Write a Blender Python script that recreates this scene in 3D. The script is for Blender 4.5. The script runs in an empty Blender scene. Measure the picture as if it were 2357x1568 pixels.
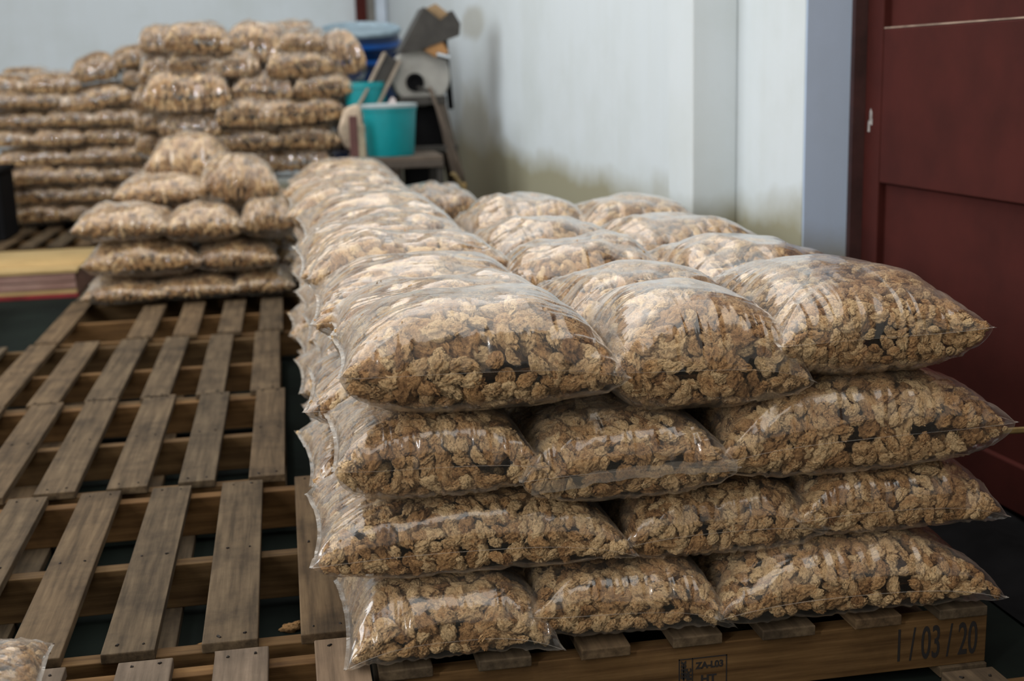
import bpy, bmesh, math, random
import numpy as np
from mathutils import Matrix, Vector

SC = bpy.context.scene
COL = SC.collection
rng = np.random.default_rng(7)
random.seed(7)

# ------------------------------------------------------------------ camera
F_PX, PITCH, ROLL, YAW, CAM_Z = 2911.0, 0.21, -0.028, 0.175, 1.2
cp, sp = math.cos(PITCH), math.sin(PITCH)
heading = Vector((math.sin(YAW), math.cos(YAW), 0))
side = Vector((math.cos(YAW), -math.sin(YAW), 0))
Z = Vector((0, 0, 1))
fwd = heading * cp - Z * sp
up0 = heading * sp + Z * cp
right = side * math.cos(ROLL) + up0 * math.sin(ROLL)
up = up0 * math.cos(ROLL) - side * math.sin(ROLL)
cam = bpy.data.cameras.new('camera')
cam.sensor_width = 36.0
cam.sensor_fit = 'HORIZONTAL'
cam.lens = 36.0 * F_PX / 2357.0
cam.clip_start, cam.clip_end = 0.05, 100
cam.dof.use_dof = True
cam.dof.focus_distance = 2.42
cam.dof.aperture_fstop = 3.0
cam_o = bpy.data.objects.new('camera', cam)
COL.objects.link(cam_o)
m = Matrix((right, up, -fwd)).transposed().to_4x4()
m.translation = Vector((0, 0, CAM_Z))
cam_o.matrix_world = m
SC.camera = cam_o

# ------------------------------------------------------------------ light and exposure
SC.view_settings.view_transform = 'Standard'
SC.view_settings.look = 'None'
SC.view_settings.gamma = 1.0
SC.view_settings.use_curve_mapping = False
SC.view_settings.exposure = 0.0
SC.cycles.transparent_max_bounces = 24
SC.cycles.max_bounces = 6
SC.cycles.diffuse_bounces = 3
SC.cycles.glossy_bounces = 3
SC.cycles.transmission_bounces = 2
SC.cycles.caustics_reflective = False
SC.cycles.caustics_refractive = False

world = bpy.data.worlds.new('world')
SC.world = world
world.use_nodes = True
wb = world.node_tree.nodes['Background']
# added frontal fill: the unseen surroundings brighten smoothly behind the camera
wn = world.node_tree
w_tc = wn.nodes.new('ShaderNodeTexCoord')
w_sep = wn.nodes.new('ShaderNodeSeparateXYZ')
wn.links.new(w_tc.outputs['Generated'], w_sep.inputs[0])
w_r = wn.nodes.new('ShaderNodeMapRange')
w_r.interpolation_type = 'SMOOTHERSTEP'
w_r.inputs[1].default_value, w_r.inputs[2].default_value = 0.45, -1.0
w_r.inputs[3].default_value, w_r.inputs[4].default_value = 0.06, 0.48
wn.links.new(w_sep.outputs['Y'], w_r.inputs[0])
wn.links.new(w_r.outputs[0], wb.inputs[1])
wb.inputs[0].default_value = (1.0, 0.94, 0.84, 1)


def area(name, loc, target, size, power, color):
    li = bpy.data.lights.new(name, 'AREA')
    li.shape = 'RECTANGLE'
    li.size, li.size_y = size
    li.energy = power
    li.color = color
    o = bpy.data.objects.new(name, li)
    COL.objects.link(o)
    o.location = loc
    d = Vector(target) - Vector(loc)
    o.rotation_euler = d.to_track_quat('-Z', 'Y').to_euler()
    return o


area('daylight_window_left', (-5.0, 4.6, 3.4), (0.9, 4.6, 0.6), (5.0, 2.6), 260, (0.93, 0.97, 1.0))
area('skylight_high', (0.4, 4.2, 5.4), (0.5, 4.0, 0.0), (7.0, 11.0), 560, (1.0, 0.96, 0.90))
area('glint_lamp_left', (-3.4, -1.4, 2.4), (0.8, 2.4, 0.5), (0.20, 2.3), 120, (1.0, 0.96, 0.90))  # added unseen lamp, narrow so creases in the film catch thin glints

# ------------------------------------------------------------------ noise
def _hash(ix, iy, iz, seed):
    h = (ix * 374761393 + iy * 668265263 + iz * 2147483647 + seed * 1274126177) & 0xFFFFFFFF
    h = ((h ^ (h >> 13)) * 1274126177) & 0xFFFFFFFF
    h = ((h ^ (h >> 16)) * 2246822519) & 0xFFFFFFFF
    return ((h ^ (h >> 15)) & 0xFFFFFF) / 8388607.5 - 1.0


def vnoise(P, seed=0):
    P = np.asarray(P, float)
    I = np.floor(P).astype(np.int64)
    f = P - I
    f = f * f * f * (f * (f * 6 - 15) + 10)
    out = 0
    for dx in (0, 1):
        wx = f[:, 0] if dx else 1 - f[:, 0]
        for dy in (0, 1):
            wy = f[:, 1] if dy else 1 - f[:, 1]
            for dz in (0, 1):
                wz = f[:, 2] if dz else 1 - f[:, 2]
                out = out + wx * wy * wz * _hash(I[:, 0] + dx, I[:, 1] + dy, I[:, 2] + dz, seed)
    return out


def fbm(P, seed=0, octaves=3, gain=0.5):
    out, a = 0, 1.0
    P = np.asarray(P, float)
    for k in range(octaves):
        out = out + a * vnoise(P, seed + k * 17)
        P = P * 2.03 + 5.1
        a *= gain
    return out


# ------------------------------------------------------------------ mesh helpers
def mesh_np(name, V, tris=None, quads=None, smooth=True, tint=None, mat=None):
    me = bpy.data.meshes.new(name)
    V = np.asarray(V, np.float32)
    parts, starts, totals, n = [], [], [], 0
    for Fa, k in ((tris, 3), (quads, 4)):
        if Fa is None or len(Fa) == 0:
            continue
        Fa = np.asarray(Fa, np.int32)
        parts.append(Fa.ravel())
        starts.append(np.arange(len(Fa), dtype=np.int32) * k + n)
        totals.append(np.full(len(Fa), k, np.int32))
        n += Fa.size
    loops = np.concatenate(parts)
    starts = np.concatenate(starts)
    totals = np.concatenate(totals)
    me.vertices.add(len(V))
    me.vertices.foreach_set('co', V.ravel())
    me.loops.add(len(loops))
    me.loops.foreach_set('vertex_index', loops)
    me.polygons.add(len(starts))
    me.polygons.foreach_set('loop_start', starts)
    me.polygons.foreach_set('loop_total', totals)
    me.polygons.foreach_set('use_smooth', np.full(len(starts), smooth, bool))
    if tint is not None:
        at = me.attributes.new('tint', 'FLOAT', 'POINT')
        at.data.foreach_set('value', np.asarray(tint, np.float32))
    me.update(calc_edges=True)
    if mat:
        me.materials.append(mat)
    return me


def link(name, me, parent=None, loc=None, label=None, kind=None):
    o = bpy.data.objects.new(name, me)
    COL.objects.link(o)
    if parent is not None:
        o.parent = parent
    if loc is not None:
        o.location = loc
    if label:
        o['label'] = label
    if kind:
        o['kind'] = kind
    return o


def thing(name, label, cat, loc=(0, 0, 0), rot=(0, 0, 0), group=None):
    o = bpy.data.objects.new(name, None)
    o.empty_display_size = 0.1
    COL.objects.link(o)
    o.location = loc
    o.rotation_euler = rot
    o['label'] = label
    o['category'] = cat
    if group:
        o['group'] = group
    return o


def tag(o, label, cat, group=None):
    o['label'] = label
    o['category'] = cat
    if group:
        o['group'] = group
    return o


class BM:
    """collects shapes into one mesh"""

    def __init__(self):
        self.bm = bmesh.new()

    def box(self, x0, x1, y0, y1, z0, z1, bevel=0.0, M=None):
        r = bmesh.ops.create_cube(self.bm, size=1.0)
        vs = r['verts']
        for v in vs:
            v.co = Vector(((x0 + x1) / 2 + v.co.x * (x1 - x0), (y0 + y1) / 2 + v.co.y * (y1 - y0), (z0 + z1) / 2 + v.co.z * (z1 - z0)))
        if bevel:
            es = list({e for v in vs for e in v.link_edges})
            r2 = bmesh.ops.bevel(self.bm, geom=es, offset=bevel, segments=2, profile=0.5, affect='EDGES')
            vs = list({v for f in r2['faces'] for v in f.verts} | {v for v in vs if v.is_valid})
        if M is not None:
            bmesh.ops.transform(self.bm, matrix=M, verts=[v for v in vs if v.is_valid])
        return vs

    def beam(self, a, b, w, h, bevel=0.003, up=(0, 0, 1)):
        a, b = Vector(a), Vector(b)
        d = b - a
        L = d.length
        x = d.normalized()
        u = Vector(up)
        y = u.cross(x)
        if y.length < 1e-4:
            y = Vector((0, 1, 0)).cross(x)
        y.normalize()
        z = x.cross(y)
        M = Matrix((x, y, z)).transposed().to_4x4()
        M.translation = (a + b) / 2
        self.box(-L / 2, L / 2, -w / 2, w / 2, -h / 2, h / 2, bevel, M)

    def tube(self, a, b, r, seg=16, r2=None):
        a, b = Vector(a), Vector(b)
        d = b - a
        q = d.to_track_quat('Z', 'Y').to_matrix().to_4x4()
        q.translation = (a + b) / 2
        bmesh.ops.create_cone(self.bm, cap_ends=True, segments=seg, radius1=r, radius2=r if r2 is None else r2, depth=d.length, matrix=q)

    def lathe(self, prof, seg=48, M=None, close=False):
        rings = []
        for r, z in prof:
            if r < 1e-6:
                rings.append([self.bm.verts.new((0, 0, z))])
            else:
                rings.append([self.bm.verts.new((r * math.cos(2 * math.pi * k / seg), r * math.sin(2 * math.pi * k / seg), z)) for k in range(seg)])
        for A, B in zip(rings, rings[1:]):
            for k in range(seg):
                k2 = (k + 1) % seg
                if len(A) == 1:
                    self.bm.faces.new((A[0], B[k], B[k2]))
                elif len(B) == 1:
                    self.bm.faces.new((A[k], B[0], A[k2]))
                else:
                    self.bm.faces.new((A[k], B[k], B[k2], A[k2]))
        if M is not None:
            bmesh.ops.transform(self.bm, matrix=M, verts=[v for R_ in rings for v in R_])

    def prism(self, pts, depth_vec):
        d = Vector(depth_vec)
        A = [self.bm.verts.new(p) for p in pts]
        B = [self.bm.verts.new(Vector(p) + d) for p in pts]
        n = len(A)
        self.bm.faces.new(A)
        self.bm.faces.new(B[::-1])
        for k in range(n):
            self.bm.faces.new((A[k], B[k], B[(k + 1) % n], A[(k + 1) % n]))

    def build(self, name, mat, parent=None, loc=None, smooth=False, label=None, kind=None):
        bmesh.ops.recalc_face_normals(self.bm, faces=self.bm.faces)
        me = bpy.data.meshes.new(name)
        self.bm.to_mesh(me)
        self.bm.free()
        me.materials.append(mat)
        if smooth:
            me.polygons.foreach_set('use_smooth', np.ones(len(me.polygons), bool))
            try:
                me.set_sharp_from_angle(angle=math.radians(40))
            except Exception:
                pass
        return link(name, me, parent, loc, label, kind)


# ------------------------------------------------------------------ materials
def new_mat(name):
    mt = bpy.data.materials.new(name)
    mt.use_nodes = True
    nt = mt.node_tree
    nt.nodes.clear()
    out = nt.nodes.new('ShaderNodeOutputMaterial')
    return mt, nt, out


def nd(nt, typ, **kw):
    n = nt.nodes.new(typ)
    for k, v in kw.items():
        if k.startswith('i_'):
            key = k[2:]
            key = int(key) if key.isdigit() else key.replace('_', ' ')
            n.inputs[key].default_value = v
        else:
            setattr(n, k, v)
    return n


def ramp(nt, src, stops):
    r = nt.nodes.new('ShaderNodeValToRGB')
    el = r.color_ramp.elements
    while len(el) < len(stops):
        el.new(0.5)
    for e, (p, c) in zip(el, stops):
        e.position = p
        e.color = (*c, 1) if len(c) == 3 else c
    nt.links.new(src, r.inputs[0])
    return r


def mapped(nt, scale=(1, 1, 1), coord='Object', rand=0.0):
    tc = nt.nodes.new('ShaderNodeTexCoord')
    mp = nt.nodes.new('ShaderNodeMapping')
    mp.inputs['Scale'].default_value = scale
    nt.links.new(tc.outputs[coord], mp.inputs['Vector'])
    if rand:
        oi = nt.nodes.new('ShaderNodeObjectInfo')
        mu = nt.nodes.new('ShaderNodeMath')
        mu.operation = 'MULTIPLY'
        mu.inputs[1].default_value = rand
        cb = nt.nodes.new('ShaderNodeCombineXYZ')
        nt.links.new(oi.outputs['Random'], mu.inputs[0])
        for k in range(3):
            nt.links.new(mu.outputs[0], cb.inputs[k])
        nt.links.new(cb.outputs[0], mp.inputs['Location'])
    return mp.outputs[0]


def noise(nt, vec, scale, detail=4, rough=0.55):
    n = nt.nodes.new('ShaderNodeTexNoise')
    n.inputs['Scale'].default_value = scale
    n.inputs['Detail'].default_value = detail
    n.inputs['Roughness'].default_value = rough
    nt.links.new(vec, n.inputs['Vector'])
    return n.outputs['Fac']


def bump(nt, h, strength, dist, normal=None):
    b = nt.nodes.new('ShaderNodeBump')
    b.inputs['Strength'].default_value = strength
    b.inputs['Distance'].default_value = dist
    nt.links.new(h, b.inputs['Height'])
    if normal is not None:
        nt.links.new(normal, b.inputs['Normal'])
    return b.outputs[0]


def mix_rgb(nt, fac, a, b, blend='MIX'):
    mx = nt.nodes.new('ShaderNodeMix')
    mx.data_type = 'RGBA'
    mx.blend_type = blend
    for sock, v in ((mx.inputs['Factor'], fac), (mx.inputs[6], a), (mx.inputs[7], b)):
        if hasattr(v, 'is_linked'):
            nt.links.new(v, sock)
        elif isinstance(v, (int, float)):
            sock.default_value = v
        else:
            sock.default_value = (*v, 1)
    return mx.outputs[2]


def simple(name, color, rough=0.6, metal=0.0, var=0.15, scale=12, bumpiness=0.15, color2=None, spec=0.5):
    mt, nt, out = new_mat(name)
    bs = nt.nodes.new('ShaderNodeBsdfPrincipled')
    v = mapped(nt)
    f = noise(nt, v, scale, 6, 0.6)
    c2 = color2 or tuple(c * (1 - 2.2 * var) for c in color)
    r = ramp(nt, f, [(0.35, c2), (0.62, color)])
    nt.links.new(r.outputs[0], bs.inputs['Base Color'])
    bs.inputs['Roughness'].default_value = rough
    bs.inputs['Metallic'].default_value = metal
    bs.inputs['Specular IOR Level'].default_value = spec
    if bumpiness:
        nt.links.new(bump(nt, noise(nt, v, scale * 6, 4), bumpiness, 0.004), bs.inputs['Normal'])
    nt.links.new(bs.outputs[0], out.inputs[0])
    return mt


def make_chunk_mat(name='dried_chunk', low=(0.22, 0.100, 0.038), mid=(0.630, 0.360, 0.157), high=(0.95, 0.675, 0.370)):
    mt, nt, out = new_mat(name)
    bs = nt.nodes.new('ShaderNodeBsdfPrincipled')
    at = nd(nt, 'ShaderNodeAttribute', attribute_name='tint')
    v = mapped(nt)
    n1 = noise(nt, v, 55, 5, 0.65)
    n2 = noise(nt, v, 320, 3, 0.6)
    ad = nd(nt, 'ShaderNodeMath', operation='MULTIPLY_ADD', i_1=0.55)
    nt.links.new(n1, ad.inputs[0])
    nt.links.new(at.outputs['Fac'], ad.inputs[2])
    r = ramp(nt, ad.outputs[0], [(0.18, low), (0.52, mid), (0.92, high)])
    pit = ramp(nt, n2, [(0.30, (0.45, 0.40, 0.34)), (0.46, (1, 1, 1))])
    c = mix_rgb(nt, 0.8, r.outputs[0], pit.outputs[0], 'MULTIPLY')
    nt.links.new(c, bs.inputs['Base Color'])
    bs.inputs['Roughness'].default_value = 0.88
    bs.inputs['Specular IOR Level'].default_value = 0.15
    # flaky, torn fibres
    vo = nd(nt, 'ShaderNodeTexVoronoi', feature='F1', i_Scale=210.0)
    dv = nd(nt, 'ShaderNodeVectorMath', operation='MULTIPLY_ADD')
    dv.inputs[1].default_value = (0.012, 0.012, 0.012)
    nz = nd(nt, 'ShaderNodeTexNoise', i_Scale=90.0, i_Detail=3.0)
    nt.links.new(v, nz.inputs['Vector'])
    nt.links.new(nz.outputs['Color'], dv.inputs[0])
    nt.links.new(v, dv.inputs[2])
    nt.links.new(dv.outputs[0], vo.inputs['Vector'])
    b1 = bump(nt, noise(nt, v, 140, 6, 0.72), 0.9, 0.010)
    b2 = bump(nt, vo.outputs['Distance'], 0.55, 0.006, b1)
    nt.links.new(b2, bs.inputs['Normal'])
    nt.links.new(bs.outputs[0], out.inputs[0])
    return mt


def make_film_mat(name, haze=0.032, rough=0.05, ior=1.45, wr=0.5):
    """thin clear polythene: mirror-like at grazing angles, see-through face on"""
    mt, nt, out = new_mat(name)
    v = mapped(nt, rand=7.0)
    va = mapped(nt, (3.0, 26.0, 9.0), rand=5.0)
    vb = mapped(nt, (24.0, 4.0, 3.0), rand=5.0)
    w1 = noise(nt, va, 1.0, 3, 0.5)
    w2 = noise(nt, v, 38, 3, 0.6)
    b = bump(nt, w1, wr * 0.55, 0.012)
    b = bump(nt, noise(nt, vb, 1.0, 2, 0.5), wr * 0.7, 0.010, b)
    b = bump(nt, w2, wr * 0.12, 0.004, b)
    # reflectance of a thin sheet (both faces), the same from inside and outside
    lw = nd(nt, 'ShaderNodeLayerWeight', i_Blend=0.5)
    nt.links.new(b, lw.inputs['Normal'])
    pw = nd(nt, 'ShaderNodeMath', operation='POWER', i_1=3.1)
    nt.links.new(lw.outputs['Facing'], pw.inputs[0])
    r0 = 2 * ((ior - 1) / (ior + 1)) ** 2
    fr = nd(nt, 'ShaderNodeMath', operation='MULTIPLY_ADD', i_1=0.93 - r0, i_2=r0)
    nt.links.new(pw.outputs[0], fr.inputs[0])
    gl = nd(nt, 'ShaderNodeBsdfGlossy', i_Roughness=rough)
    gl.inputs['Color'].default_value = (1, 1, 1, 1)
    nt.links.new(b, gl.inputs['Normal'])
    g2 = nd(nt, 'ShaderNodeBsdfGlossy', i_Roughness=0.26)
    g2.inputs['Color'].default_value = (1, 1, 1, 1)
    nt.links.new(b, g2.inputs['Normal'])
    gm = nd(nt, 'ShaderNodeMixShader', i_0=0.55)
    nt.links.new(gl.outputs[0], gm.inputs[1])
    nt.links.new(g2.outputs[0], gm.inputs[2])
    tr = nd(nt, 'ShaderNodeBsdfTransparent')
    tr.inputs['Color'].default_value = (0.985, 0.985, 0.98, 1)
    df = nd(nt, 'ShaderNodeBsdfDiffuse')
    df.inputs['Color'].default_value = (0.84, 0.77, 0.68, 1)
    tl = nd(nt, 'ShaderNodeBsdfTranslucent')
    tl.inputs['Color'].default_value = (0.84, 0.77, 0.68, 1)
    dm = nd(nt, 'ShaderNodeMixShader', i_0=0.4)
    nt.links.new(df.outputs[0], dm.inputs[1])
    nt.links.new(tl.outputs[0], dm.inputs[2])
    # a light dusting of flour clings to the film in streaks
    hz0 = ramp(nt, w1, [(0.35, (haze * 0.5,) * 3), (0.75, (haze * 1.6,) * 3)])
    # the dust veil thickens where the film is seen edge-on
    lw2 = nd(nt, 'ShaderNodeLayerWeight', i_Blend=0.5)
    p2 = nd(nt, 'ShaderNodeMath', operation='POWER', i_1=2.5)
    nt.links.new(lw2.outputs['Facing'], p2.inputs[0])
    p3 = nd(nt, 'ShaderNodeMath', operation='MULTIPLY_ADD', i_1=12.5, i_2=0.8)
    nt.links.new(p2.outputs[0], p3.inputs[0])
    hz = nd(nt, 'ShaderNodeMath', operation='MULTIPLY')
    nt.links.new(hz0.outputs[0], hz.inputs[0])
    nt.links.new(p3.outputs[0], hz.inputs[1])
    m1 = nd(nt, 'ShaderNodeMixShader')
    nt.links.new(hz.outputs[0], m1.inputs[0])
    nt.links.new(tr.outputs[0], m1.inputs[1])
    nt.links.new(dm.outputs[0], m1.inputs[2])
    m2 = nd(nt, 'ShaderNodeMixShader')
    nt.links.new(fr.outputs[0], m2.inputs[0])
    nt.links.new(m1.outputs[0], m2.inputs[1])
    nt.links.new(gm.outputs[0], m2.inputs[2])
    nt.links.new(m2.outputs[0], out.inputs[0])
    return mt


def make_wood(name, c1, c2, c3, grey=0.0, axis=1, stain=0.5):
    mt, nt, out = new_mat(name)
    bs = nt.nodes.new('ShaderNodeBsdfPrincipled')
    sc = [22, 22, 22]
    sc[axis] = 1.3
    v = mapped(nt, tuple(sc), rand=9.0)
    vi = mapped(nt, (1, 1, 1), rand=9.0)
    g = noise(nt, v, 2.6, 6, 0.62)
    r = ramp(nt, g, [(0.30, c1), (0.5, c2), (0.72, c3)])
    st = ramp(nt, noise(nt, vi, 7, 5, 0.65), [(0.30, (0.42, 0.42, 0.44)), (0.56, (1, 1, 1))])
    c = mix_rgb(nt, stain, r.outputs[0], st.outputs[0], 'MULTIPLY')
    oi = nt.nodes.new('ShaderNodeObjectInfo')
    pv = ramp(nt, oi.outputs['Random'], [(0.0, (0.76, 0.78, 0.80)), (0.5, (0.95, 0.93, 0.90)), (1.0, (1.14, 1.03, 0.90))])
    c = mix_rgb(nt, 1.0, c, pv.outputs[0], 'MULTIPLY')
    nt.links.new(c, bs.inputs['Base Color'])
    bs.inputs['Roughness'].default_value = 0.82
    bs.inputs['Specular IOR Level'].default_value = 0.2
    b = bump(nt, g, 0.35, 0.004)
    nt.links.new(b, bs.inputs['Normal'])
    nt.links.new(bs.outputs[0], out.inputs[0])
    return mt


def make_wall_mat(name, base=(0.625, 0.685, 0.725), olive_z=0.72, patches=()):
    mt, nt, out = new_mat(name)
    bs = nt.nodes.new('ShaderNodeBsdfPrincipled')
    geo = nt.nodes.new('ShaderNodeNewGeometry')
    sep = nt.nodes.new('ShaderNodeSeparateXYZ')
    nt.links.new(geo.outputs['Position'], sep.inputs[0])
    pos = geo.outputs['Position']
    n1 = noise(nt, pos, 1.6, 6, 0.6)
    mp = nt.nodes.new('ShaderNodeMapping')
    mp.inputs['Scale'].default_value = (14, 14, 1.2)
    nt.links.new(pos, mp.inputs[0])
    n2 = noise(nt, mp.outputs[0], 1.0, 5, 0.6)
    c = mix_rgb(nt, 1.0, base, ramp(nt, n2, [(0.25, (0.975, 0.972, 0.96)), (0.60, (1, 1, 1))]).outputs[0], 'MULTIPLY')
    c = mix_rgb(nt, 1.0, c, ramp(nt, n1, [(0.28, (0.90, 0.90, 0.87)), (0.55, (1, 1, 1))]).outputs[0], 'MULTIPLY')
    # olive tone towards the foot of the wall, its upper edge wavering
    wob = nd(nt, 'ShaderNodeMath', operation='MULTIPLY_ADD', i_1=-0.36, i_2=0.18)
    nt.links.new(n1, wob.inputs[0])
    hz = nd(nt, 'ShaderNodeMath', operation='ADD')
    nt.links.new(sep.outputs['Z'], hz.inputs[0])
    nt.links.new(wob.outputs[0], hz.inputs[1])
    mr = nd(nt, 'ShaderNodeMapRange', i_1=olive_z + 0.07, i_2=olive_z - 0.07, i_3=0.0, i_4=1.0)
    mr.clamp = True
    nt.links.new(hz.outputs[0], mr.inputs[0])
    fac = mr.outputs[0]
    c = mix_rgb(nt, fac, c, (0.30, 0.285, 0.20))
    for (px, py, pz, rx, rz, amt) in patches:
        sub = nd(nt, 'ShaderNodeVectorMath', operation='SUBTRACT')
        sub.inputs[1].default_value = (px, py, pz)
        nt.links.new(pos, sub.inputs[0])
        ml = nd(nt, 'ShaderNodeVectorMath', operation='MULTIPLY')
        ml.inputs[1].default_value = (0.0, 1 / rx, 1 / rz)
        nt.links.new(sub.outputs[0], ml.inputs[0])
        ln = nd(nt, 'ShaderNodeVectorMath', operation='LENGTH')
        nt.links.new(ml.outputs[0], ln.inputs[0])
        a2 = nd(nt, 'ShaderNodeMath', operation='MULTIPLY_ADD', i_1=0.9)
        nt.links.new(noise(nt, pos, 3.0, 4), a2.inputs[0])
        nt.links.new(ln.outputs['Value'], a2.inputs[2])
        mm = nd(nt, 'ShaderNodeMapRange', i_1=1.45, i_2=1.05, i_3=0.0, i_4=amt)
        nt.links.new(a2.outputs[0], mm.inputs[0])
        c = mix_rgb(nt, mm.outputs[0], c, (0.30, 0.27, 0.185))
    nt.links.new(c, bs.inputs['Base Color'])
    bs.inputs['Roughness'].default_value = 0.7
    bs.inputs['Specular IOR Level'].default_value = 0.25
    nt.links.new(bump(nt, n1, 0.1, 0.02), bs.inputs['Normal'])
    nt.links.new(bs.outputs[0], out.inputs[0])
    return mt


M_CHUNK = make_chunk_mat()
M_FILM = make_film_mat('clear_polythene')
M_SEAL = make_film_mat('sealed_polythene', haze=0.09, rough=0.12, ior=1.5, wr=0.4)
M_BAND = make_film_mat('milky_seal', haze=0.28, rough=0.10, ior=1.6, wr=0.6)
M_WOOD = make_wood('pallet_timber', (0.048, 0.034, 0.020), (0.095, 0.067, 0.040), (0.145, 0.106, 0.064), stain=0.85)
M_WOODX = make_wood('pallet_stringer', (0.055, 0.029, 0.010), (0.100, 0.057, 0.022), (0.150, 0.090, 0.038), axis=0)
M_WOODDARK = make_wood('pallet_dark', (0.095, 0.070, 0.050), (0.155, 0.115, 0.082), (0.22, 0.165, 0.12))
M_PALE = make_wood('pale_board', (0.30, 0.22, 0.10), (0.42, 0.31, 0.15), (0.50, 0.38, 0.20), axis=0, stain=0.25)
M_PINK = make_wood('pink_board', (0.20, 0.11, 0.09), (0.29, 0.17, 0.14), (0.40, 0.27, 0.23), axis=0, stain=0.3)
M_RED = simple('red_paint', (0.23, 0.012, 0.016), 0.5)
M_NAIL = simple('nail_rust', (0.02, 0.015, 0.012), 0.6, 0.6)
M_FLOOR = simple('floor_green', (0.0085, 0.0125, 0.0100), 0.9, var=0.2, scale=3, color2=(0.005, 0.007, 0.006), spec=0.08)
M_INK = simple('stencil_ink', (0.012, 0.009, 0.008), 0.8, var=0.05)

# ------------------------------------------------------------------ chunk shapes
def ico(sub):
    bm = bmesh.new()
    bmesh.ops.create_icosphere(bm, subdivisions=sub, radius=1.0)
    bm.verts.ensure_lookup_table()
    V = np.array([v.co[:] for v in bm.verts])
    T = np.array([[v.index for v in f.verts] for f in bm.faces])
    bm.free()
    return V, T


def chunk_shape(sub, seed):
    V, T = ico(sub)
    r_ = np.random.default_rng(seed)
    el = r_.uniform(1.05, 2.0 if sub >= 3 else 1.45)
    fl = r_.uniform(0.55, 0.85)
    o = r_.uniform(0, 50, 3)
    d = 1 + 0.36 * fbm(V * 1.3 + o, seed, 2)
    rid = 1 - 2 * np.abs(vnoise(V * 2.2 + o + 9, seed + 3))
    d += 0.20 * rid
    if sub >= 3:
        d += 0.28 * (1 - 2.3 * np.abs(vnoise(V * 3.9 + o + 3, seed + 5))) + 0.20 * (1 - 2 * np.abs(vnoise(V * 7.5 + o, seed + 8)))
    if sub >= 4:
        d += 0.11 * (1 - 2 * np.abs(vnoise(V * 15 + o, seed + 11))) + 0.05 * vnoise(V * 26 + o, seed + 13)
    d = np.clip(d, 0.45, 1.5)
    P = V * d[:, None] * np.array([el, 0.95, fl]) * (1.3 / el) ** 0.4
    k = r_.uniform(-0.22, 0.22)
    P[:, 1] += k * P[:, 0] ** 2
    tw = r_.uniform(-0.5, 0.5) * P[:, 0]
    c, s = np.cos(tw), np.sin(tw)
    P[:, 1], P[:, 2] = P[:, 1] * c - P[:, 2] * s, P[:, 1] * s + P[:, 2] * c
    P -= P.mean(0)
    # crevice shade put into the tint: hollows slightly darker, raised flakes paler
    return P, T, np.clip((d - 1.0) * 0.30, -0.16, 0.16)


CH4 = [chunk_shape(4, 60 + k) for k in range(10)]
CH3 = [chunk_shape(3, 100 + k) for k in range(12)]
CH2 = [chunk_shape(2, 200 + k) for k in range(10)]
CH1 = [chunk_shape(1, 300 + k) for k in range(8)]


class Pillow:
    """a heat-sealed bag: flat seam all round, corners drawn to points, belly full"""

    def __init__(s, a, b, H, zl=None, zr=None, p=2.7, q1=0.92, ps=2.8, q2=0.60, pin=0.07, lump=0.008, seed=0, front_drop=0.0):
        s.a, s.b, s.H = a, b, H
        s.zl = 0.45 * H if zl is None else zl
        s.zr = 0.45 * H if zr is None else zr
        s.p, s.q1, s.ps, s.q2, s.pin, s.lump, s.seed = p, q1, ps, q2, pin, lump, seed

    def W(s, t, u):
        T = np.clip(1 - np.abs(t) ** s.p, 0, 1) ** s.q1
        S = np.clip(1 - np.abs(u) ** s.ps, 0, 1) ** s.q2
        return T * S

    def at(s, t, u, top, off=0.0):
        w = s.W(t, u)
        x = s.a * t * (1 - s.pin * (1 - u * u) * np.abs(t))
        y = s.b * u * (1 - s.pin * 0.8 * (1 - t * t) * np.abs(u))
        zm = s.zl + (s.zr - s.zl) * (t + 1) / 2
        zm = zm + (0.46 * s.H - zm) * (1 - np.abs(t) ** 3) * 0.6
        lum = s.lump * fbm(np.stack([x * 9 + s.seed, y * 9, np.where(top, 3.0, 8.0) * np.ones_like(x)], -1).reshape(-1, 3), s.seed, 2).reshape(x.shape) * np.minimum(1, w * 2)
        zt = zm + (s.H - zm) * w + lum + off * np.minimum(1, w * 6)
        zb = zm + (0.0 - zm) * w ** 0.65 - off * np.minimum(1, w * 6)
        return np.stack([x, y, np.where(top, zt, zb)], -1)

    def thick(s, t, u):
        return s.at(t, u, True)[..., 2] - s.at(t, u, False)[..., 2]


def cosgrid(n):
    k = np.linspace(-1, 1, n)
    return np.sin(k * np.pi / 2) * 0.75 + k * 0.25


def grid_faces(n, m, base=0, flip=False):
    i, j = np.meshgrid(np.arange(n - 1), np.arange(m - 1), indexing='ij')
    a = i * m + j
    q = np.stack([a, a + m, a + m + 1, a + 1], -1).reshape(-1, 4) + base
    return q[:, ::-1] if flip else q


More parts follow.
